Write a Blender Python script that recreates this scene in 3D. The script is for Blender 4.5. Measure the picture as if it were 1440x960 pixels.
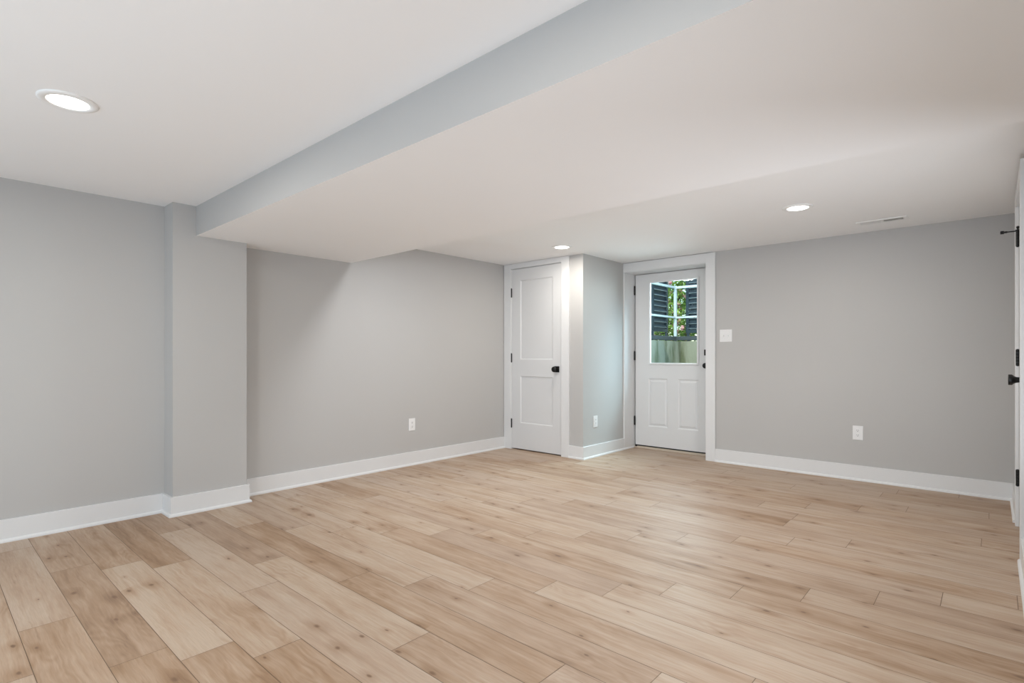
import bpy, bmesh, math, random
from mathutils import Vector, Matrix
random.seed(7)
S = bpy.context.scene
for o in list(bpy.data.objects):
    bpy.data.objects.remove(o)
C = S.collection
R = math.radians

# ---------------------------------------------------------------- camera
CH = 1.125
cd = bpy.data.cameras.new('camera'); cam = bpy.data.objects.new('camera', cd); C.objects.link(cam)
cam.location = (0, 0, CH); cam.rotation_euler = (R(90), 0, R(41.862))
cd.sensor_width = 36; cd.lens = 18.855; cd.shift_y = 0.01346; cd.clip_start = 0.02
S.camera = cam

# ---------------------------------------------------------------- light + exposure
S.view_settings.view_transform = 'Standard'; S.view_settings.look = 'None'
S.view_settings.gamma = 1; S.view_settings.use_curve_mapping = False
S.view_settings.exposure = -0.03
W = bpy.data.worlds.new('sky'); S.world = W; W.use_nodes = True
nt = W.node_tree; bg = nt.nodes['Background']
sky = nt.nodes.new('ShaderNodeTexSky'); sky.sky_type = 'NISHITA'
sky.sun_disc = False; sky.sun_elevation = R(50); sky.sun_rotation = R(200)
nt.links.new(sky.outputs[0], bg.inputs[0]); bg.inputs[1].default_value = 0.42

def lamp(name, kind, loc, rot, power, color=(1, 1, 1), **kw):
    l = bpy.data.lights.new(name, kind); l.energy = power; l.color = color
    for k, v in kw.items(): setattr(l, k, v)
    o = bpy.data.objects.new(name, l); C.objects.link(o); o.location = loc; o.rotation_euler = rot
    return o
SUN = lamp('sun', 'SUN', (0, 0, 9), (R(38), R(24), 0), 4.2, (1, .95, .86), angle=R(0.6))
# added cool fill lamp, unseen, before the solid wall behind the camera
FILL = lamp('back_fill', 'AREA', (-1.2, -2.9, .85), (R(100), 0, 0), 80, (0.60, 0.80, 1.000), shape='RECTANGLE', size=5.2, size_y=1.4)
# photographer's bounce light behind the camera, aimed at the near ceiling
UP = lamp('bounce_light', 'AREA', (-1.0, -1.0, .35), (R(180 - 14), 0, 0), 27, (0.86, 0.95, 1.0), shape='RECTANGLE', size=4.5, size_y=2.4)
UP4 = lamp('far_ceiling_fill', 'AREA', (.115, 2.74, .45), (0, 0, 0), 10.5, (0.85, 0.92, 1.000), shape='DISK', size=.35, spread=R(125))  # added unseen fill lamp that lifts the far ceiling
UP4.rotation_euler = (Vector((-2.3, 4.5, 2.3)) - UP4.location).to_track_quat('-Z', 'Y').to_euler()
UP5 = lamp('left_wall_fill', 'AREA', (.1, 1.4, .35), (0, 0, 0), 8, (.85, .9, 1), shape='DISK', size=.5, spread=R(140))  # another added fill, out of frame, brightening the left wall
UP5.rotation_euler = (Vector((-4.4, 2.0, 1.5)) - UP5.location).to_track_quat('-Z', 'Y').to_euler()
# open sky above the sunken entry, beyond the door glass
DSKY = lamp('entry_sky', 'AREA', (-1.9, 7.1, 3.25), (0, 0, 0), 50, (0.62, 0.86, 1.000), shape='RECTANGLE', size=1.6, size_y=1.3, spread=R(70))
DSKY.rotation_euler = (Vector((-2.77, 5.9, 1.5)) - DSKY.location).to_track_quat('-Z', 'Y').to_euler()
WIN = lamp('door_glass_daylight', 'AREA', (-2.80, 6.85, 1.78), (R(82), 0, R(180)), 34, (.80, .92, 1), shape='RECTANGLE', size=.8, size_y=.7, spread=R(110))
por = lamp('door_glass_portal', 'AREA', (-2.77, 6.05, 1.51), (R(90), 0, R(180)), 1, shape='RECTANGLE', size=.62, size_y=1.0)
por.data.cycles.is_portal = True
LAMP_NEAR = (12.6, (1, .97, .90))
LAMP_FAR = (10.2, (1, .95, .87))
LAMP_HID = (16.5, (.94, .97, 1))
LAMP_HID2 = (9, (1, .96, .90))

# ---------------------------------------------------------------- materials
def mat(name, col, rough=.5, metal=0, spec=.5, bump=0, bscale=200, var=0):
    m = bpy.data.materials.new(name); m.use_nodes = True
    t = m.node_tree; b = t.nodes['Principled BSDF']
    b.inputs['Base Color'].default_value = (*col, 1); b.inputs['Roughness'].default_value = rough
    b.inputs['Metallic'].default_value = metal; b.inputs['Specular IOR Level'].default_value = spec
    tc = t.nodes.new('ShaderNodeTexCoord')
    if bump:
        n = t.nodes.new('ShaderNodeTexNoise'); n.inputs['Scale'].default_value = bscale; n.inputs['Detail'].default_value = 3
        bp = t.nodes.new('ShaderNodeBump'); bp.inputs['Strength'].default_value = bump; bp.inputs['Distance'].default_value = .001
        t.links.new(tc.outputs['Object'], n.inputs['Vector']); t.links.new(n.outputs['Fac'], bp.inputs['Height'])
        t.links.new(bp.outputs[0], b.inputs['Normal'])
    if var:
        n = t.nodes.new('ShaderNodeTexNoise'); n.inputs['Scale'].default_value = 3; n.inputs['Detail'].default_value = 4
        r = t.nodes.new('ShaderNodeMix'); r.data_type = 'RGBA'
        r.inputs[6].default_value = (*[c * (1 - var) for c in col], 1); r.inputs[7].default_value = (*[min(1, c * (1 + var)) for c in col], 1)
        t.links.new(tc.outputs['Object'], n.inputs['Vector']); t.links.new(n.outputs['Fac'], r.inputs[0]); t.links.new(r.outputs[2], b.inputs['Base Color'])
    return m

M = {}
M['wall'] = mat('warm_grey_wall_paint', (.50, .49, .478), .62, spec=.3, bump=.12, bscale=260, var=.012)
M['ceil'] = mat('white_ceiling_paint', (.90, .90, .90), .8, spec=.2, bump=.08, bscale=180, var=.008)
M['trim'] = mat('white_trim_paint', (.735, .735, .735), .32, bump=.03, bscale=90)
M['door'] = mat('white_door_paint', (.69, .69, .69), .36, bump=.05, bscale=120)
M['black'] = mat('matte_black_metal', (.006, .006, .006), .42, metal=.3, bump=.03)
M['seal'] = mat('black_rubber_sweep', (.01, .01, .01), .7, bump=.1)
M['plastic'] = mat('white_plastic', (.82, .815, .81), .3, bump=.02)
M['slot'] = mat('dark_slot', (.03, .03, .03), .7, bump=.02)
M['metalwhite'] = mat('white_enamel_metal', (.88, .88, .87), .4, bump=.02)
M['ventdark'] = mat('duct_interior', (.02, .02, .02), .8, bump=.05)
M['sill'] = mat('beige_threshold', (.55, .47, .38), .5, bump=.05)
M['rail'] = mat('pale_painted_metal', (.55, .66, .68), .4, bump=.08)
M['railbase'] = mat('dark_painted_metal', (.045, .06, .065), .5, bump=.08)
M['shutter'] = mat('dark_teal_shutter_paint', (.022, .042, .055), .38, bump=.1, bscale=60)
M['shutteredge'] = mat('slat_edge_highlight', (.66, .74, .76), .5, bump=.1)  # glint along the slat fronts, painted as a pale colour
M['stem'] = mat('brown_stem', (.09, .06, .04), .8, bump=.3, bscale=40)

def mat_lens():
    m = bpy.data.materials.new('lit_lamp_lens'); m.use_nodes = True
    b = m.node_tree.nodes['Principled BSDF']
    b.inputs['Base Color'].default_value = (.9, .9, .9, 1)
    b.inputs['Emission Color'].default_value = (1, .975, .94, 1); b.inputs['Emission Strength'].default_value = 6
    return m
M['lens'] = mat_lens()

def mat_glass():
    m = bpy.data.materials.new('clear_glass'); m.use_nodes = True
    t = m.node_tree; t.nodes.remove(t.nodes['Principled BSDF']); out = t.nodes['Material Output']
    tr = t.nodes.new('ShaderNodeBsdfTransparent'); tr.inputs[0].default_value = (.93, .97, .95, 1)
    gl = t.nodes.new('ShaderNodeBsdfGlossy'); gl.inputs['Roughness'].default_value = .02
    fr = t.nodes.new('ShaderNodeLayerWeight'); fr.inputs[0].default_value = .5
    pw = t.nodes.new('ShaderNodeMath'); pw.operation = 'POWER'; pw.inputs[1].default_value = 5
    ma = t.nodes.new('ShaderNodeMath'); ma.operation = 'MULTIPLY_ADD'; ma.inputs[1].default_value = .8; ma.inputs[2].default_value = .02
    t.links.new(fr.outputs['Facing'], pw.inputs[0]); t.links.new(pw.outputs[0], ma.inputs[0])
    mx = t.nodes.new('ShaderNodeMixShader')
    t.links.new(ma.outputs[0], mx.inputs[0]); t.links.new(tr.outputs[0], mx.inputs[1]); t.links.new(gl.outputs[0], mx.inputs[2])
    t.links.new(mx.outputs[0], out.inputs[0])
    return m
M['glass'] = mat_glass()

class NB:
    """tiny node-building helper"""
    def __init__(s, t): s.t = t
    def n(s, kind, **kw):
        n = s.t.nodes.new('ShaderNode' + kind)
        for k, v in kw.items(): setattr(n, k, v)
        return n
    def put(s, sock, v):
        if hasattr(v, 'is_linked') or isinstance(v, bpy.types.NodeSocket): s.t.links.new(v, sock)
        else: sock.default_value = v
    def m(s, op, a, b=0.0, c=None, clamp=False):
        n = s.n('Math', operation=op, use_clamp=clamp); s.put(n.inputs[0], a); s.put(n.inputs[1], b)
        if c is not None: s.put(n.inputs[2], c)
        return n.outputs[0]
    def ss(s, x, a, b):   # smoothstep a->b mapped 0->1 (a may exceed b)
        n = s.n('MapRange', interpolation_type='SMOOTHSTEP'); s.put(n.inputs[0], x)
        n.inputs[1].default_value = min(a, b); n.inputs[2].default_value = max(a, b)
        n.inputs[3].default_value = 0 if a < b else 1; n.inputs[4].default_value = 1 if a < b else 0
        return n.outputs[0]
    def mix(s, f, a, b, bt='MIX'):
        n = s.n('Mix', data_type='RGBA', blend_type=bt); s.put(n.inputs[0], f); s.put(n.inputs[6], a); s.put(n.inputs[7], b)
        return n.outputs[2]
    def vec(s, x, y, z=0.0):
        n = s.n('CombineXYZ'); s.put(n.inputs[0], x); s.put(n.inputs[1], y); s.put(n.inputs[2], z); return n.outputs[0]
    def noise(s, v, scale=1, detail=4, rough=.55, dist=0):
        n = s.n('TexNoise'); s.put(n.inputs['Vector'], v); n.inputs['Scale'].default_value = scale
        n.inputs['Detail'].default_value = detail; n.inputs['Roughness'].default_value = rough; n.inputs['Distortion'].default_value = dist
        return n.outputs['Fac']

def mat_floor():
    m = bpy.data.materials.new('oak_vinyl_plank'); m.use_nodes = True
    t = m.node_tree; b = t.nodes['Principled BSDF']; N = NB(t)
    uv = N.n('UVMap', uv_map='plank'); sp = N.n('SeparateXYZ'); t.links.new(uv.outputs[0], sp.inputs[0])
    u, v = sp.outputs[0], sp.outputs[1]
    at = N.n('Attribute', attribute_name='tone'); sa = N.n('SeparateColor'); t.links.new(at.outputs['Color'], sa.inputs[0])
    tone, r1, r2 = sa.outputs[0], sa.outputs[1], sa.outputs[2]
    wob = N.m('MULTIPLY', N.m('SUBTRACT', N.noise(N.vec(N.m('MULTIPLY', u, 5), N.m('MULTIPLY', v, 9)), 1, 2), .5), .036)
    v2 = N.m('ADD', v, wob)
    # broad warm streaks down the plank
    streak = N.noise(N.vec(N.m('MULTIPLY', u, 1.1), N.m('MULTIPLY', v2, 17)), 1, 5, .6)
    blot = N.noise(N.vec(N.m('MULTIPLY', u, 2.6), N.m('MULTIPLY', v2, 6), 3.1), 1, 3, .5)
    # fine grain
    fine = N.noise(N.vec(N.m('MULTIPLY', u, 9), N.m('MULTIPLY', v, 210), 7.0), 1, 3, .6)
    grain = N.noise(N.vec(N.m('MULTIPLY', u, 4.5), N.m('MULTIPLY', v2, 75), 11.0), 1, 4, .6)
    # cathedral figure: contour lines of a stretched field
    fld = N.noise(N.vec(N.m('MULTIPLY', u, 1.7), N.m('MULTIPLY', v2, 7), 21.0), 1, 2, .45)
    rings = N.m('MULTIPLY_ADD', N.m('SINE', N.m('MULTIPLY', fld, 95)), .5, .5)
    rmask = N.ss(N.noise(N.vec(N.m('MULTIPLY', u, 1.6), N.m('MULTIPLY', v, 5), 33.0), 1, 2), .48, .66)
    # knots
    vo = N.n('TexVoronoi', voronoi_dimensions='2D', feature='F1'); vo.inputs['Scale'].default_value = 1; vo.inputs['Randomness'].default_value = .9
    t.links.new(N.vec(N.m('MULTIPLY', u, 4.2), N.m('MULTIPLY', v2, 8.2)), vo.inputs['Vector'])
    vs = N.n('SeparateColor'); t.links.new(vo.outputs['Color'], vs.inputs[0])
    has = N.m('GREATER_THAN', vs.outputs[0], .76); siz = N.m('MULTIPLY_ADD', vs.outputs[1], .9, .45)
    kd = N.m('DIVIDE', N.m('ADD', vo.outputs['Distance'], N.m('MULTIPLY', N.m('SUBTRACT', grain, .5), .09)), siz)
    knot = N.m('MULTIPLY', N.ss(kd, .095, .02), has)
    halo = N.m('MULTIPLY', N.ss(kd, .42, .04), has)
    # dark cracks / streak lines near the heart
    crack = N.ss(N.noise(N.vec(N.m('MULTIPLY', u, 2.4), N.m('MULTIPLY', v2, 44), 51.0), 1, 4, .62), .60, .76)
    f = N.m('ADD', tone, N.m('MULTIPLY', N.m('SUBTRACT', streak, .5), 1.35))
    f = N.m('ADD', f, N.m('MULTIPLY', N.m('SUBTRACT', blot, .5), .75))
    f = N.m('ADD', f, N.m('MULTIPLY', halo, .30))
    f = N.m('ADD', f, N.m('MULTIPLY', N.m('SUBTRACT', grain, .5), .6))
    f = N.m('ADD', f, N.m('MULTIPLY', N.m('MULTIPLY', rings, rmask), .16), clamp=True)
    ramp = N.n('ValToRGB'); cr = ramp.color_ramp
    cr.elements[0].position = 0; cr.elements[0].color = (*FL0, 1)
    cr.elements[1].position = 1; cr.elements[1].color = (*FL3, 1)
    for pos, c in ((.35, FL1), (.68, FL2)):
        e = cr.elements.new(pos); e.color = (*c, 1)
    t.links.new(f, ramp.inputs[0])
    col = ramp.outputs[0]
    col = N.mix(N.m('MULTIPLY', N.ss(r1, .45, 1.0), .30), col, (.45, .36, .30, 1))      # some planks greyer
    col = N.mix(N.m('MULTIPLY', crack, .55), col, (.22, .125, .07, 1))
    col = N.mix(N.m('MULTIPLY', knot, .88), col, (.16, .085, .045, 1))
    g = N.m('MULTIPLY_ADD', N.m('SUBTRACT', fine, .5), .34, 1.0)
    col = N.mix(1.0, col, N.vec(g, g, g), 'MULTIPLY')
    t.links.new(col, b.inputs['Base Color'])
    t.links.new(N.m('MULTIPLY_ADD', grain, .16, FL_ROUGH), b.inputs['Roughness'])
    b.inputs['Specular IOR Level'].default_value = .6
    bp = N.n('Bump'); bp.inputs['Strength'].default_value = .10; bp.inputs['Distance'].default_value = .0008
    t.links.new(fine, bp.inputs['Height']); t.links.new(bp.outputs[0], b.inputs['Normal'])
    return m
FL0 = (.485, .376, .285); FL1 = (.412, .288, .198); FL2 = (.325, .205, .122); FL3 = (.22, .125, .068)
FL_ROUGH = .43
M['floor'] = mat_floor()
M['gap'] = mat('plank_seam', (.16, .11, .075), .8, bump=.1)

def mat_concrete():
    m = bpy.data.materials.new('mossy_concrete'); m.use_nodes = True
    t = m.node_tree; b = t.nodes['Principled BSDF']; N = NB(t)
    tc = N.n('TexCoord'); sp = N.n('SeparateXYZ'); t.links.new(tc.outputs['Object'], sp.inputs[0])
    n1 = N.noise(N.vec(N.m('MULTIPLY', sp.outputs[0], 5), N.m('MULTIPLY', sp.outputs[1], 5), N.m('MULTIPLY', sp.outputs[2], 1.2)), 1, 4)
    n2 = N.noise(tc.outputs['Object'], 30, 4)
    col = N.mix(N.ss(n1, .42, .62), (.25, .265, .20, 1), (.075, .095, .04, 1))
    col = N.mix(N.m('MULTIPLY', n2, .5), col, (.18, .175, .125, 1))
    t.links.new(col, b.inputs['Base Color']); b.inputs['Roughness'].default_value = .9
    bp = N.n('Bump'); bp.inputs['Strength'].default_value = .4; bp.inputs['Distance'].default_value = .004
    t.links.new(n2, bp.inputs['Height']); t.links.new(bp.outputs[0], b.inputs['Normal'])
    return m
M['concrete'] = mat_concrete()

def mat_leaf(name, c1, c2, trans=.35):
    m = bpy.data.materials.new(name); m.use_nodes = True
    t = m.node_tree; N = NB(t); out = t.nodes['Material Output']; b = t.nodes['Principled BSDF']
    g = N.n('NewGeometry')
    col = N.mix(g.outputs['Random Per Island'], (*c1, 1), (*c2, 1))
    t.links.new(col, b.inputs['Base Color']); b.inputs['Roughness'].default_value = .45
    tl = N.n('BsdfTranslucent'); t.links.new(col, tl.inputs[0])
    mx = N.n('MixShader'); mx.inputs[0].default_value = trans
    t.links.new(b.outputs[0], mx.inputs[1]); t.links.new(tl.outputs[0], mx.inputs[2]); t.links.new(mx.outputs[0], out.inputs[0])
    return m
M['leaf'] = mat_leaf('green_leaves', (.06, .19, .02), (.50, .72, .16))
M['leafdark'] = mat_leaf('dark_green_leaves', (.03, .11, .015), (.26, .46, .08))
M['petal'] = mat_leaf('pink_petals', (.62, .26, .28), (.86, .58, .56), .3)
M['grass'] = mat('ground_cover', (.14, .22, .05), .9, bump=.6, bscale=30, var=.5)
M['areafloor'] = mat('areaway_paving', (.33, .32, .28), .9, bump=.4, bscale=30, var=.2)

# ---------------------------------------------------------------- mesh helpers
def obj(name, bm, m, parent=None, smooth=False, loc=None):
    me = bpy.data.meshes.new(name); bm.normal_update(); bm.to_mesh(me); bm.free()
    for mm in (m if isinstance(m, (list, tuple)) else [m]): me.materials.append(M[mm])
    if smooth:
        for p in me.polygons: p.use_smooth = True
    o = bpy.data.objects.new(name, me); C.objects.link(o)
    if parent: o.parent = parent
    if loc: o.location = loc
    return o
def box(bm, x0, x1, y0, y1, z0, z1, bev=0, seg=2):
    r = bmesh.ops.create_cube(bm, size=1)
    vs = r['verts']
    for v in vs:
        v.co = Vector((x0 + (v.co.x + .5) * (x1 - x0), y0 + (v.co.y + .5) * (y1 - y0), z0 + (v.co.z + .5) * (z1 - z0)))
    if bev:
        es = list({e for v in vs for e in v.link_edges})
        bmesh.ops.bevel(bm, geom=es, offset=bev, segments=seg, affect='EDGES', profile=.5, clamp_overlap=True)
def boxes(*bs, bev=0):
    bm = bmesh.new()
    for b in bs: box(bm, *b, bev=bev)
    return bm
def lathe(bm, prof, axis='Z', n=32, mtx=None):
    """prof: list of (r, h); revolve about local Z, then transform by mtx"""
    rings = []
    for r, h in prof:
        if r < 1e-6: rings.append([bm.verts.new((0, 0, h))])
        else: rings.append([bm.verts.new((r * math.cos(2 * math.pi * k / n), r * math.sin(2 * math.pi * k / n), h)) for k in range(n)])
    for a, b in zip(rings, rings[1:]):
        for k in range(n):
            k2 = (k + 1) % n
            if len(a) == 1 and len(b) == 1: continue
            if len(a) == 1: bm.faces.new((a[0], b[k2], b[k]))
            elif len(b) == 1: bm.faces.new((a[k], a[k2], b[0]))
            else: bm.faces.new((a[k], a[k2], b[k2], b[k]))
    if mtx is not None:
        bmesh.ops.transform(bm, matrix=mtx, verts=[v for r in rings for v in r])
    bmesh.ops.recalc_face_normals(bm, faces=bm.faces)
def empty(name, loc, rz=0):
    o = bpy.data.objects.new(name, None); C.objects.link(o); o.location = loc; o.rotation_euler = (0, 0, rz); o.empty_display_size = .1
    return o
def tag(o, label=None, cat=None, group=None, kind=None):
    if label: o['label'] = label
    if cat: o['category'] = cat
    if group: o['group'] = group
    if kind: o['kind'] = kind
    return o
def struct(name, bm, m, label, cat, **kw):
    return tag(obj(name, bm, m, **kw), label, cat, kind='structure')
def copy_tree(o, parent=None):
    c = o.copy(); C.objects.link(c)
    if parent: c.parent = parent
    for ch in list(o.children): copy_tree(ch, c)
    return c

# ---------------------------------------------------------------- room numbers (metres)
XL = -4.442            # left wall
XK, YK1, YK2 = -4.262, 1.207, 1.706   # pilaster face and sides
YC, XC = 4.820, -3.290  # closet bump-out face and corner
YF = 5.676             # far wall
XR = .129              # right wall
Z1, Z2, ZS = 2.195, 2.223, 1.984       # near ceiling, far ceiling, soffit underside
S1, S2 = 1.356, 2.719  # soffit near and far faces
YB, XB, YE = -3.0, 2.2, 3.05   # wall behind, room's right end behind, end of the right wall
DW0, DW1 = -3.268, -2.290      # doorway to outside
YD = 5.90              # face of the outside door

# ---------------------------------------------------------------- floor
def build_floor():
    bm = bmesh.new(); uvl = bm.loops.layers.uv.new('plank'); cl = bm.loops.layers.float_color.new('tone')
    rnd = random.Random(21)
    w, y0, L, gap = .1862, .2835, 1.255, .0011
    joint = {0: -2.95, 1: -2.37, 2: -2.225, 3: -2.045, 4: -2.65, 5: -2.96, 6: -2.45, 7: -2.13, 8: -1.87, 9: -1.62, 10: -1.36,
             11: -1.165, 12: -.905, 13: -.655, 14: -.40, 15: -1.43, 16: -1.17, 17: -.91, 18: -.64, 19: -1.03, 21: -.05, 22: -1.03, 23: -.73, 24: -.465}
    joint[6] = -1.16
    tone_fix = TONES
    for r in range(-18, 31):
        ya, yb = y0 + r * w, y0 + (r + 1) * w
        if yb > YD + .02: yb = YD + .02
        if ya >= yb: break
        j = joint.get(r, rnd.uniform(-3, -1.7))
        x = j - L * math.ceil((j - (XL - .02)) / L)
        k = round((x - j) / L)
        while x < XB:
            xa, xb = max(x, XL - .02), min(x + L, XB)
            if ya > YE and xa > .9: break
            tn = tone_fix.get((r, k))
            base = rnd.choice([.16, .22, .28, .34, .42, .50, .2, .3])
            if tn is None: tn = base + rnd.uniform(-.05, .05)
            q1, q2 = rnd.random(), rnd.random(); ou, ov = rnd.uniform(0, 90), rnd.uniform(0, 90)
            flip = rnd.choice((-1, 1))
            vs = [bm.verts.new((px, py, 0)) for px, py in ((xa + gap, ya + gap), (xb - gap, ya + gap), (xb - gap, yb - gap), (xa + gap, yb - gap))]
            f = bm.faces.new(vs)
            for lp in f.loops:
                lp[uvl].uv = (ou + flip * (lp.vert.co.x - x), ov + (lp.vert.co.y - y0 - r * w)); lp[cl] = (tn, q1, q2, 1)
            x += L; k += 1
    n = len(bm.faces)
    box(bm, XL - .1, XB + .1, YB - .1, YD + .03, -.15, -.0015)
    bm.faces.ensure_lookup_table()
    for f in bm.faces[n:]: f.material_index = 1
    return struct('floor', bm, ['floor', 'gap'], 'light oak plank floor running across the room', 'floor')
TONES = {(0, -1): .32, (0, 0): .38, (1, -2): .42, (1, -1): .62, (1, 0): .42, (2, -2): .44, (2, -1): .12, (2, 0): .50, (3, -2): .64, (3, -1): .20, (3, 0): .42,
         (4, -2): .58, (4, -1): .18, (4, 0): .24, (5, -1): .60, (5, 0): .14, (5, 1): .36, (6, -2): .58, (6, -1): .46, (7, -1): .20, (7, 0): .42, (8, -1): .18, (8, 0): .42,
         (9, -1): .42, (9, 0): .10, (10, -1): .46, (10, 0): .22, (11, -1): .40, (11, 0): .26, (12, -1): .30, (12, 0): .44, (13, -1): .50, (13, 0): .26, (14, -1): .34, (14, 0): .5,
         (15, -1): .48, (15, 0): .30, (16, -1): .44, (16, 0): .34, (2, 1): .24, (1, 1): .2, (0, 1): .16, (3, 1): .3, (4, 1): .5}
build_floor()

# ---------------------------------------------------------------- ceiling, soffit, walls
struct('ceiling', boxes((XL - .15, XB + .15, YB - .15, S1 + .02, Z1, 2.45), (XL - .15, XB + .15, S2 - .02, 5.95, Z2, 2.45)), 'ceil', 'white ceiling on both sides of the dropped soffit', 'ceiling')
bm = boxes((XL - .02, XB + .02, S1, S2, ZS, 2.45)); bm.normal_update()
for f in bm.faces:
    if abs(f.normal.y) > .5: f.material_index = 1
struct('soffit', bm, ['ceil', 'wall'], 'wide dropped soffit crossing the room below the ceiling', 'soffit')
struct('wall_left', boxes((XL - .15, XL, YB - .15, 5.95, -.02, 2.3)), 'wall', 'grey wall along the left side of the room', 'wall')
struct('pilaster', boxes((XL - .02, XK, YK1, YK2, -.02, 2.3)), 'wall', 'grey pilaster standing out from the left wall under the soffit', 'column')
# closet bump-out
CDX0, CDX1 = -4.325, -3.568
struct('wall_closet', boxes((XL - .02, CDX0, YC, YC + .1, 0, 2.3), (CDX1, XC, YC, YC + .1, 0, 2.3), (CDX0, CDX1, YC, YC + .1, 2.168, 2.3), (XC - .1, XC, YC + .1, 5.95, 0, 2.3)), 'wall', 'grey closet corner standing out beside the outside door', 'wall')
struct('wall_far', boxes((XL - .15, XC - .1, 5.8, 5.95, 0, 2.3), (DW1 + .02, 1.35, YF, 5.95, 0, 2.4), (XC, DW1 + .02, YF, 5.95, 2.135, 2.4)), 'wall', 'grey far wall to the right of the outside door', 'wall')
RY0, RY1 = 4.085, 4.845
struct('wall_right', boxes((XR, XR + .12, YE, RY0, -.02, 2.3), (XR, XR + .12, RY1, YF + .01, -.02, 2.3), (XR, XR + .12, RY0, RY1, 2.105, 2.3), (XR + .12, XB + .1, YE, YE + .1, -.02, 2.3), (1.2, 1.3, YE + .1, YF + .01, -.02, 2.3)), 'wall', 'grey wall at the right edge with a door in it', 'wall')
struct('wall_back', boxes((XL - .1, XB + .1, YB - .15, YB, -.02, 2.3), (XB, XB + .15, YB, YE + .1, -.02, 2.3)), 'wall', 'grey wall behind the camera', 'wall')

# ---------------------------------------------------------------- baseboards (flat board + shoe moulding)
BH, BT, SH = .135, .016, .021
def base_run(bm, pts, shoe_pts=None):
    """pts: polyline in plan; the room is on the right of the travel direction. Mitred board and shoe."""
    def off(pts, d):
        out = []
        for i, p in enumerate(pts):
            ns = []
            for a, b in ((i - 1, i), (i, i + 1)):
                if a < 0 or b >= len(pts): continue
                t = (Vector(pts[b]) - Vector(pts[a])).normalized(); ns.append(Vector((t.y, -t.x)))
            if len(ns) == 1: out.append(Vector(p) + ns[0] * d)
            else:
                m_ = (ns[0] + ns[1]).normalized(); out.append(Vector(p) + m_ * d / max(.2, m_.dot(ns[0])))
        return out
    prof = [(0, 0), (BT + SH * .62, 0), (BT + SH * .60, SH * .45), (BT + SH * .40, SH * .80), (BT + .001, SH), (BT, SH), (BT, BH - .002), (BT - .002, BH), (0, BH)]
    cols = [[bm.verts.new((q.x, q.y, z)) for q in off(pts, d)] for d, z in prof]
    n = len(prof)
    for i in range(len(pts) - 1):
        for k in range(n):
            k2 = (k + 1) % n
            bm.faces.new((cols[k][i], cols[k2][i], cols[k2][i + 1], cols[k][i + 1]))
    bm.faces.new([c[0] for c in cols]); bm.faces.new([c[-1] for c in reversed(cols)])
    bmesh.ops.recalc_face_normals(bm, faces=bm.faces)
def baseboard(name, runs, label):
    bm = bmesh.new()
    for r in runs: base_run(bm, r)
    return struct(name, bm, 'trim', label, 'baseboard')
baseboard('baseboard_left', [[(XL, YB), (XL, YK1), (XK, YK1), (XK, YK2), (XL, YK2), (XL, YC)]], 'tall white baseboard along the left wall and around the pilaster')
baseboard('baseboard_closet', [[(-3.467, YC), (XC, YC), (XC, YF - .012)]], 'white baseboard wrapping the closet corner')
baseboard('baseboard_far', [[(-2.186, YF), (XR, YF), (XR, 4.935)]], 'tall white baseboard along the far wall into the right corner')
baseboard('baseboard_right', [[(XR, 4.012), (XR, YE), (XB, YE)]], 'white baseboard at the right edge nearer than the door')

# ---------------------------------------------------------------- panelled door slabs
def slab(bm, W_, H_, T, opens, grid_only=False):
    """front at y=0 facing -y. opens: list of (x0,x1,z0,z1,profile or None); profile [(inset, depth), ...]; None = a hole right through"""
    xs = sorted({0, W_, *[o[0] for o in opens], *[o[1] for o in opens]}); zs = sorted({0, H_, *[o[2] for o in opens], *[o[3] for o in opens]})
    def q(*p):
        bm.faces.new([bm.verts.new(c) for c in p])
    holes = [o for o in opens if o[4] is None]
    for i in range(len(xs) - 1):
        for k in range(len(zs) - 1):
            cx, cz = (xs[i] + xs[i + 1]) / 2, (zs[k] + zs[k + 1]) / 2
            x0, x1, z0, z1 = xs[i], xs[i + 1], zs[k], zs[k + 1]
            if not any(o[0] < cx < o[1] and o[2] < cz < o[3] for o in opens): q((x0, 0, z0), (x1, 0, z0), (x1, 0, z1), (x0, 0, z1))
            if not any(o[0] < cx < o[1] and o[2] < cz < o[3] for o in holes): q((x0, T, z1), (x1, T, z1), (x1, T, z0), (x0, T, z0))
    q((0, 0, 0), (0, 0, H_), (0, T, H_), (0, T, 0)); q((W_, 0, 0), (W_, T, 0), (W_, T, H_), (W_, 0, H_))
    q((0, 0, 0), (0, T, 0), (W_, T, 0), (W_, 0, 0)); q((0, 0, H_), (W_, 0, H_), (W_, T, H_), (0, T, H_))
    for x0, x1, z0, z1, pr in opens:
        pr2 = [(0, 0)] + (pr or [(0, T)])
        def ring(p): i, d = p; return [(x0 + i, d, z0 + i), (x1 - i, d, z0 + i), (x1 - i, d, z1 - i), (x0 + i, d, z1 - i)]
        for a, b in zip(pr2, pr2[1:]):
            A, B = ring(a), ring(b)
            for k in range(4): q(A[k], A[(k + 1) % 4], B[(k + 1) % 4], B[k])
        if pr: q(*ring(pr2[-1]))
    bmesh.ops.remove_doubles(bm, verts=bm.verts, dist=1e-5)
    bmesh.ops.recalc_face_normals(bm, faces=bm.faces)
TOWARD = Matrix.Rotation(R(90), 4, 'X')   # lathe axis Z -> -Y
def hinge(parent, x, z):
    h = obj('hinge', None_hinge(), 'black', parent, loc=(x, 0, z)); return h
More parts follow.
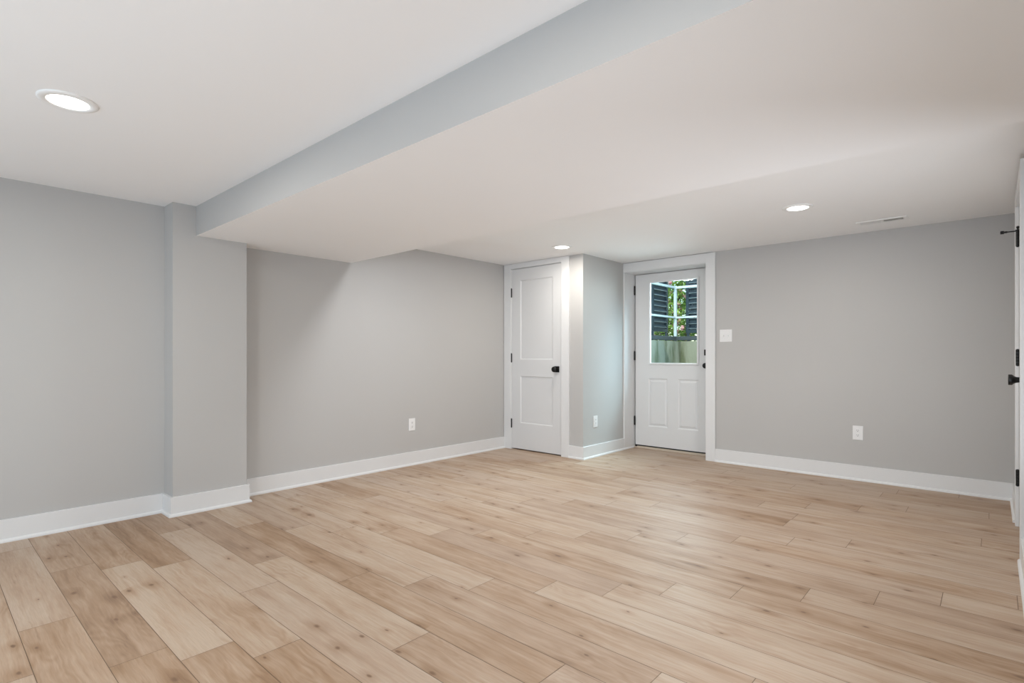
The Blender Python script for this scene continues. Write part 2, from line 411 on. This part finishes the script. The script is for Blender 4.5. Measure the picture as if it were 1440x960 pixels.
def None_hinge():
    bm = bmesh.new(); n = 5; hh = .104
    for k in range(n):
        z0 = -hh / 2 + k * hh / n
        lathe(bm, [(0, z0 + .0002), (.0098, z0 + .0002), (.0098, z0 + hh / n - .0002), (0, z0 + hh / n - .0002)], n=14, mtx=Matrix.Translation((0, -.0085, 0)))
    lathe(bm, [(0, hh / 2), (.0075, hh / 2), (.0055, hh / 2 + .004), (0, hh / 2 + .005)], n=12, mtx=Matrix.Translation((0, -.0085, 0)))
    lathe(bm, [(0, -hh / 2 - .005), (.0055, -hh / 2 - .004), (.0075, -hh / 2), (0, -hh / 2)], n=12, mtx=Matrix.Translation((0, -.0085, 0)))
    box(bm, -.017, .004, -.0025, .002, -hh / 2, hh / 2)
    return bm
def knob(parent, x, z, square=True, sc=1.0):
    k = obj('door_knob', knob_bm(sc), 'black', parent, smooth=False, loc=(x, 0, z))
    for p in k.data.polygons: p.use_smooth = True
    bm = bmesh.new()
    if square: box(bm, -.034, .034, -.009, 0, -.034, .034, bev=.002)
    else: lathe(bm, [(.036, 0), (.036, .006), (.033, .009), (0, .009)], n=36, mtx=TOWARD)
    obj('rosette', bm, 'black', k)
    return k
def knob_bm(sc):
    bm = bmesh.new()
    lathe(bm, [(0, .008), (.016 * sc, .008), (.0155 * sc, .022), (.017 * sc, .032), (.022 * sc, .041), (.029 * sc, .047), (.0305 * sc, .050), (.0305 * sc, .062), (.029 * sc, .065), (0, .066)], n=36, mtx=TOWARD)
    return bm

SHAKER = [(.003, .002), (.012, .009)]
# --- closet door
W_, H_ = .745, 2.142
bm = bmesh.new(); slab(bm, W_, H_, .035, [(.130, .616, .306, .866, SHAKER), (.130, .616, 1.062, 2.004, SHAKER)])
d1 = struct('door_1', bm, 'door', 'narrow white two-panel closet door with black round knob', 'door', loc=(-4.319, YC + .002, .013))
for z in (1.863, 1.081, .296): hinge(d1, -.005, z)
knob(d1, .676, .955)
struct('trim_1', boxes((-4.436, CDX0 + .002, YC - .018, YC, 0, Z2 - .002), (CDX1 - .002, -3.467, YC - .018, YC, 0, Z2 - .002), (CDX0 + .002, CDX1 - .002, YC - .018, YC, 2.162, Z2 - .002), bev=.0015), 'trim', 'flat white casing around the narrow closet door', 'door casing')
struct('trim_2', boxes((CDX0 - .006, -4.321, YC + .001, YC + .1, 0, 2.162), (-3.572, CDX1 + .006, YC + .001, YC + .1, 0, 2.162), (CDX0, CDX1, YC + .001, YC + .1, 2.159, 2.175)), 'trim', 'white jamb inside the closet doorway', 'door jamb')

# --- outside door with glass
W2, H2, Z0 = .952, 2.064, .038
ox = -3.256
gx0, gx1, gz0, gz1 = -3.075 - ox, -2.464 - ox, 1.018 - Z0, 2.006 - Z0
RAISED = [(.004, .003), (.014, .008), (.020, .008), (.040, .002)]
bm = bmesh.new()
slab(bm, W2, H2, .045, [(gx0, gx1, gz0, gz1, None), (-3.083 - ox, -2.836 - ox, .272 - Z0, .848 - Z0, RAISED), (-2.711 - ox, -2.464 - ox, .272 - Z0, .848 - Z0, RAISED)])
d2 = struct('door_2', bm, 'door', 'white outside door with a glass upper half and two raised panels', 'door', loc=(ox, YD, Z0))
bm = bmesh.new()
fw = .022
def frame(bm, x0, x1, z0, z1, w, y0, y1, bev=0):
    box(bm, x0, x0 + w, y0, y1, z0, z1, bev); box(bm, x1 - w, x1, y0, y1, z0, z1, bev)
    box(bm, x0 + w, x1 - w, y0, y1, z0, z0 + w, bev); box(bm, x0 + w, x1 - w, y0, y1, z1 - w, z1, bev)
frame(bm, gx0 - .004, gx1 + .004, gz0 - .004, gz1 + .004, fw, -.011, .004, .003)
frame(bm, gx0 - .026, gx1 + .026, gz0 - .026, gz1 + .026, .026, .044, .056, .002)
obj('glass_frame', bm, 'trim', d2)
bm = bmesh.new(); box(bm, gx0 + .012, gx1 - .012, .0042, .008, gz0 + .012, gz1 - .012)
tag(obj('glass_pane', bm, 'glass', d2), 'clear glass')
for z in (1.878, 1.083, .293): hinge(d2, -.006, z)
knob(d2, W2 - .062, .972, square=False)
bm = bmesh.new(); box(bm, -.033, .033, -.012, 0, -.033, .033, bev=.003)
dbolt = obj('deadbolt', bm, 'black', d2, loc=(W2 - .062, 0, 1.118))
bm = bmesh.new(); box(bm, -.005, .005, -.034, -.011, -.019, .019, bev=.003); obj('thumb_turn', bm, 'black', dbolt)
bm = bmesh.new(); box(bm, .0, W2, .004, .04, -.012, .001); box(bm, -.004, .018, .001, .03, -.03, .001); obj('door_sweep', bm, 'seal', d2)
struct('trim_3', boxes((XC + .001, DW0 - .002, YF - .014, 5.955, 0, 2.128), (DW1 + .001, DW1 + .03, YF + .001, 5.955, 0, 2.128), (XC + .001, DW1 + .03, YF + .001, 5.955, 2.108, 2.14), (DW0 - .004, DW0 + .03, YD + .048, YD + .064, 0, 2.11), (DW1 - .028, DW1 + .004, YD + .048, YD + .064, 0, 2.11), (DW0 + .03, DW1 - .028, YD + .048, YD + .064, 2.085, 2.11), bev=.001), 'trim', 'deep white jamb lining the outside doorway', 'door jamb')
struct('trim_4', boxes((DW1 + .002, -2.186, YF - .018, YF, 0, Z2 - .006), (XC + .002, DW1 + .002, YF - .018, YF, 2.112, Z2 - .006), bev=.0015), 'trim', 'flat white casing over and right of the outside door', 'door casing')
bm = boxes((DW0 - .01, DW1 + .01, YD - .012, 6.02, -.02, .012)); box(bm, DW0 - .01, DW1 + .01, YD + .002, 6.02, .012, .022)
struct('trim_5', bm, 'sill', 'low beige threshold under the outside door', 'threshold')
# shoe moulding carried along the jamb to the door
bm = bmesh.new(); base_run(bm, [(XC - .0005, YF - .016), (XC - .0005, YD - .012)])
bmesh.ops.delete(bm, geom=[v for v in bm.verts if v.co.z > SH + .002], context='VERTS')
struct('trim_6', bm, 'trim', 'white shoe moulding along the foot of the deep door jamb', 'shoe moulding')

# --- right door (seen edge-on), its face looks toward -x
W3, H3 = .746, 2.085
bm = bmesh.new(); slab(bm, W3, H3, .035, [(.125, W3 - .125, .29, .84, SHAKER), (.125, W3 - .125, 1.03, 1.95, SHAKER)])
d3 = struct('door_3', bm, 'door', 'white door seen edge-on at the right with black knob', 'door', loc=(XR + .002, RY1 - .007, .013))
d3.rotation_euler = (0, 0, R(-90))
hs = [hinge(d3, -.005, z) for z in (1.879, 1.097, .307)]
knob(d3, W3 - .068, .973)
# hinge-pin door stop on the top hinge
bm = bmesh.new()
box(bm, -.010, .012, -.020, .002, .053, .058, bev=.001)
lathe(bm, [(0, 0), (.004, 0), (.004, .045), (.0065, .047), (.0065, .062), (.011, .063), (.011, .078), (.009, .081), (0, .081)], n=16, mtx=Matrix.Translation((0, -.012, .050)) @ TOWARD)
lathe(bm, [(0, 0), (.0035, 0), (.0035, .03), (.008, .031), (.008, .04), (0, .04)], n=14, mtx=Matrix.Translation((.004, -.008, .050)) @ Matrix.Rotation(R(60), 4, 'Y'))
obj('pin_door_stop', bm, 'black', hs[0])
struct('trim_7', boxes((XR - .018, XR, RY1 - .003, 4.938, 0, 2.19), (XR - .018, XR, 4.0, RY0 + .003, 0, 2.19), (XR - .018, XR, RY0 + .003, RY1 - .003, 2.1, 2.19), bev=.0015), 'trim', 'flat white casing around the door at the right edge', 'door casing')
struct('trim_8', boxes((XR + .001, XR + .12, RY1 - .005, RY1 + .004, 0, 2.105), (XR + .001, XR + .12, RY0 - .004, RY0 + .004, 0, 2.105), (XR + .001, XR + .12, RY0, RY1, 2.101, 2.109)), 'trim', 'white jamb inside the right doorway', 'door jamb')

# ---------------------------------------------------------------- downlights
def make_downlight():
    root = empty('ceiling_light', (0, 0, 0))
    bm = bmesh.new()
    lathe(bm, [(.103, 0), (.103, -.003), (.099, -.0065), (.090, -.008), (.0735, -.0075), (.0715, -.004), (.0715, 0)], n=64)
    o = obj('trim_ring', bm, 'metalwhite', root)
    for p in o.data.polygons: p.use_smooth = True
    bm = bmesh.new()
    lathe(bm, [(.0715, -.001), (.0712, -.0045), (.060, -.0056), (.03, -.006), (0, -.0061)], n=64)
    o = obj('lens', bm, 'lens', root, smooth=True); o['label'] = 'glowing white lens'
    return root
def lamp_at(x, y, z, pc):
    lamp('downlight_beam', 'AREA', (x, y, z - .014), (0, 0, 0), pc[0], pc[1], shape='DISK', size=.14)
dl = make_downlight()
spots = [(-2.90, .435, Z1, 'round recessed light in the near ceiling above the left wall'),
         (-3.25, 4.385, Z2, 'round recessed light in front of the narrow closet door'),
         (-1.078, 4.385, Z2, 'round recessed light near the slotted ceiling vent')]
for i, (x, y, z, lb) in enumerate(spots):
    r_ = dl if i == 0 else copy_tree(dl)
    r_.location = (x, y, z); tag(r_, lb, 'ceiling light', 'round recessed ceiling lights')
    lamp_at(x, y, z, LAMP_NEAR if i == 0 else LAMP_FAR)
# the same lamps where the photograph does not show them: the row tucked behind the soffit, and behind the camera
for x, y, z in [(-3.25, 2.845, Z2), (-1.078, 2.845, Z2), (-.75, .435, Z1), (-2.90, -1.5, Z1), (-.75, -1.5, Z1), (1.3, .435, Z1)]:
    lamp_at(x, y, z, (LAMP_HID if x < -2 else LAMP_HID2) if y > 2 else LAMP_NEAR)

# ---------------------------------------------------------------- ceiling vent
vt = empty('ceiling_vent', (-.672, 5.268, Z2)); vw, vd = .172, .055
tag(vt, 'white slotted air register in the ceiling near the far wall', 'vent')
bm = bmesh.new()
for s in (-1, 1):
    box(bm, -vw, vw, s * vd - .011, s * vd + .011, -.007, 0, bev=.002)
    box(bm, s * (vw - .012) - .014, s * (vw - .012) + .014, -vd + .011, vd - .011, -.007, 0, bev=.002)
box(bm, -.008, .008, -vd + .011, vd - .011, -.006, 0)
obj('frame', bm, 'metalwhite', vt)
bm = bmesh.new(); box(bm, -vw + .02, vw - .02, -vd + .008, vd - .008, -.0012, -.0002); obj('duct_opening', bm, 'ventdark', vt)
for s in (-1, 1):
    bm = bmesh.new()
    for k in range(13):
        x = s * (.014 + k * .0108)
        box(bm, -.0009, .0009, -vd + .010, vd - .010, -.0055, .0055)
        bm.verts.ensure_lookup_table()
        bmesh.ops.transform(bm, matrix=Matrix.Translation((x, 0, -.0052)) @ Matrix.Rotation(R(-48 * s), 4, 'Y') , verts=bm.verts[-8:])
    obj('louver_bank', bm, 'metalwhite', vt)
bm = bmesh.new(); box(bm, -.004, .004, -.012, .012, -.013, -.006, bev=.001); obj('damper_lever', bm, 'metalwhite', vt, loc=(vw - .012, 0, 0))

# ---------------------------------------------------------------- outlets and switch
def plate(bm, w, h):
    box(bm, -w / 2, w / 2, -.006, 0, -h / 2, h / 2, bev=.0025)
def make_outlet(decor=False):
    root = empty('wall_outlet', (0, 0, 0))
    bm = bmesh.new(); plate(bm, .080, .126); obj('cover_plate', bm, 'plastic', root)
    if decor:
        bm = bmesh.new(); box(bm, -.0175, .0175, -.0085, -.004, -.035, .035, bev=.0012); f = obj('receptacle', bm, 'plastic', root); cs = (-.0185, .0185)
    else: cs = (-.021, .021)
    for c in cs:
        if not decor:
            bm = bmesh.new(); lathe(bm, [(.0185, 0), (.0185, .0038), (.0175, .0045), (0, .0045)], n=28, mtx=Matrix.Translation((0, -.005, 0)) @ TOWARD)
            for v in bm.verts: v.co.z = max(-.0145, min(.0145, v.co.z))
            f = obj('receptacle', bm, 'plastic', root, loc=(0, 0, c))
        bm = bmesh.new(); oz = c if decor else 0; yy = -.0089 if decor else -.0099
        box(bm, -.0075, -.0052, yy, yy + .002, oz - .001, oz + .0085); box(bm, .0052, .0075, yy, yy + .002, oz, oz + .0075)
        lathe(bm, [(.003, 0), (.003, .002), (0, .002)], n=12, mtx=Matrix.Translation((0, yy + .002, oz - .0075)) @ TOWARD)
        obj('slots', bm, 'slot', f)
    for z in ((0,) if not decor else (-.045, .045)):
        bm = bmesh.new(); lathe(bm, [(.0032, .0055), (.0032, .007), (0, .0074)], n=12, mtx=TOWARD)
        obj('screw', bm, 'metalwhite', root, loc=(0, 0, z))
    return root
o1 = make_outlet(); o1.location = (-.903, YF, .427)
tag(o1, 'white duplex outlet low on the far wall', 'outlet')
o2 = copy_tree(o1); o2.location = (XL, 3.415, .415); o2.rotation_euler = (0, 0, R(90))
tag(o2, 'white duplex outlet low on the left wall beyond the pilaster', 'outlet')
o3 = make_outlet(True); o3.location = (XC, 5.058, .390); o3.rotation_euler = (0, 0, R(90))
tag(o3, 'white rectangular outlet on the closet side wall by the outside door', 'outlet')
sw = empty('light_switch', (-2.078, YF, 1.3295)); tag(sw, 'white double switch plate right of the outside door', 'switch')
bm = bmesh.new(); plate(bm, .128, .130); obj('cover_plate', bm, 'plastic', sw)
for s in (-1, 1):
    bm = bmesh.new(); box(bm, -.0055, .0055, -.0075, -.005, -.0125, .0125, bev=.0006)
    box(bm, -.0042, .0042, -.019, -.006, -.004, .006, bev=.0012); obj('toggle', bm, 'plastic', sw, loc=(s * .025, 0, 0))
    for z in (-.032, .032):
        bm = bmesh.new(); lathe(bm, [(.0032, .0055), (.0032, .007), (0, .0074)], n=12, mtx=TOWARD); obj('screw', bm, 'metalwhite', sw, loc=(s * .025, 0, z))

# ---------------------------------------------------------------- outside, seen through the door glass
AX, AY, AT = -3.40, 7.50, 1.33
struct('areaway_floor', boxes((-4, -.9, 5.95, 7.6, -.12, -.03)), 'areafloor', 'concrete floor of the sunken entry outside the door', 'paving')
struct('retaining_wall', boxes((AX - .22, AX, 5.95, AY + .22, -.1, AT), (AX, -.9, AY, AY + .22, -.1, AT)), 'concrete', 'mossy concrete retaining wall outside the door glass', 'retaining wall')
struct('garden_ground', boxes((-9, AX - .22, 5.95, 13, .9, AT - .03), (AX - .22, 2, AY + .22, 13, .9, AT - .03)), 'grass', 'green garden ground above the retaining wall', 'ground')
rl = empty('railing', (-3.53, 7.60, AT)); tag(rl, 'pale metal corner railing on the concrete retaining wall', 'railing')
rz = lambda z: z - AT
PX, PY = -3.53, 7.60
bm = bmesh.new(); box(bm, -.019, .019, -.019, .019, 0, rz(2.16), bev=.003); obj('post', bm, 'rail', rl)
for z, h in ((2.133, .017), (1.687, .014)):
    bm = bmesh.new(); box(bm, -.016, .016, -1.5, -.018, rz(z) - h, rz(z) + h, bev=.003); obj('rail', bm, 'rail', rl)
    bm = bmesh.new(); box(bm, .018, 2.3, -.016, .016, rz(z) - h, rz(z) + h, bev=.003); obj('rail', bm, 'rail', rl)
bm = bmesh.new(); box(bm, -.03, .03, -1.5, -.019, rz(1.345), rz(1.405), bev=.004); tag(obj('bottom_rail', bm, 'railbase', rl), 'dark bottom rail')
bm = bmesh.new(); box(bm, .019, 2.3, -.03, .03, rz(1.345), rz(1.405), bev=.004); tag(obj('bottom_rail', bm, 'railbase', rl), 'dark bottom rail')
for (px, py) in ((0, -1.48), (2.28, 0)):
    bm = bmesh.new(); box(bm, -.019, .019, -.019, .019, 0, rz(2.16), bev=.003); obj('post', bm, 'rail', rl, loc=(px, py, 0))
def shutter(loc, rz_, w, h, label):
    """louvred shutter in local x-z, front toward -y"""
    s = empty('louvered_shutter', loc, rz_); tag(s, label, 'shutter', 'dark louvered shutters outside the door')
    bm = bmesh.new(); frame(bm, 0, w, 0, h, .045, -.016, .016, .002); obj('frame', bm, 'shutter', s)
    n = int((h - .09) / .0715); bm = bmesh.new()
    for k in range(n):
        z = .045 + (k + .5) * (h - .09) / n
        c0 = len(bm.verts)
        box(bm, .046, w - .046, -.024, .024, -.0048, .0048)
        bm.faces.ensure_lookup_table(); bm.verts.ensure_lookup_table()
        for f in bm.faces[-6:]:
            if f.calc_center_median().y < -.02: f.material_index = 1  # front edge takes the painted highlight
        bmesh.ops.transform(bm, matrix=Matrix.Translation((0, 0, z)) @ Matrix.Rotation(R(50), 4, 'X'), verts=bm.verts[c0:])
    obj('louvers', bm, ['shutter', 'shutteredge'], s)
    bm = bmesh.new(); box(bm, .03, w - .03, .012, .016, .03, h - .03); obj('back_board', bm, 'shutter', s)
    for x in (.03, w - .03):
        bm = bmesh.new(); box(bm, x - .018, x + .018, -.012, .012, -(loc[2] - AT + .02), .002); obj('foot', bm, 'shutter', s)
shutter((-3.62, 7.02, 1.47), R(90), .49, .86, 'dark louvered shutter behind the left arm of the railing')
shutter((-3.406, 7.70, 1.455), 0, .50, 1.22, 'dark louvered shutter behind the right arm of the railing')

def shrub(loc, rad, h, n, label, lm, nb, seed):
    rnd = random.Random(seed)
    s = empty('flowering_shrub' if nb > 25 else 'green_bush', loc); tag(s, label, 'shrub', 'shrubs beyond the railing')
    bm = bmesh.new()
    for k in range(7):
        a = rnd.uniform(0, 6.28); tx, ty = math.cos(a) * rad * .6, math.sin(a) * rad * .6
        m_ = Matrix.Translation((0, 0, 0)) @ Vector((tx, ty, h * .8)).to_track_quat('Z', 'Y').to_matrix().to_4x4()
        lathe(bm, [(.014, 0), (.010, h * .45), (.005, h * .85)], n=7, mtx=m_)
    obj('stems', bm, 'stem', s)
    def pt():
        t = rnd.random(); a = rnd.uniform(0, 6.283); lim = 1 if t < .55 else math.sqrt(max(0, 1 - ((t - .55) / .47) ** 2))
        q = rad * lim * math.sqrt(rnd.uniform(.12, 1))
        return Vector((q * math.cos(a), q * math.sin(a), .03 + t * h))
    bm = bmesh.new()
    for k in range(n):
        c = pt(); L = rnd.uniform(.05, .11); w = L * rnd.uniform(.28, .42)
        q = Matrix.Rotation(rnd.uniform(0, 6.28), 3, 'Z') @ Matrix.Rotation(rnd.uniform(-1.0, 1.0), 3, 'Y') @ Matrix.Rotation(rnd.uniform(-.7, .7), 3, 'X')
        pr = [(0, 0, 0), (L * .35, w / 2, .012), (L * .75, w * .38, .006), (L, 0, -.01), (L * .75, -w * .38, .006), (L * .35, -w / 2, .012)]
        vs = [bm.verts.new(c + q @ Vector(v)) for v in pr]; mid = bm.verts.new(c + q @ Vector((L * .5, 0, 0)))
        for i in range(6): bm.faces.new((vs[i], vs[(i + 1) % 6], mid))
    tag(obj('leaves', bm, lm, s), kind='stuff')
    if nb:
        bm = bmesh.new()
        for k in range(nb):
            c = pt(); c.y -= abs(rnd.gauss(0, .1)) * rad
            for j in range(11):
                d = Vector((rnd.gauss(0, 1), rnd.gauss(0, 1), rnd.gauss(0, 1))).normalized() * rnd.uniform(.015, .045)
                q = d.to_track_quat('Z', 'Y').to_matrix(); e = .022
                vs = [bm.verts.new(c + d + q @ Vector(v)) for v in ((-e, -e * .7, 0), (0, -e, .004), (e, -e * .7, 0), (e * .8, e, -.004), (-e * .8, e, -.004))]
                bm.faces.new(vs)
        tag(obj('blossoms', bm, 'petal', s), 'pink blossom clusters', kind='stuff')
G = AT - .03
shrub((-4.06, 8.32, G), .56, 1.35, 3000, 'bright green shrub with pink blossoms right behind the railing corner', 'leaf', 110, 3)
shrub((-5.34, 8.30, G), .54, 1.25, 1600, 'leafy dark green shrub behind the left shutter', 'leafdark', 14, 4)
shrub((-2.80, 8.45, G), .54, 1.35, 1600, 'flowering shrub behind the right shutter', 'leaf', 50, 5)
shrub((-6.1, 10.2, G), .88, 2.6, 2600, 'tall dark green bush at the back left of the garden', 'leafdark', 0, 6)
shrub((-4.15, 10.2, G), .88, 2.6, 4200, 'tall green bush at the back behind the pink blossoms', 'leafdark', 60, 8)
shrub((-2.2, 10.2, G), .88, 2.6, 2200, 'tall dark bush at the back right of the garden', 'leafdark', 20, 9)
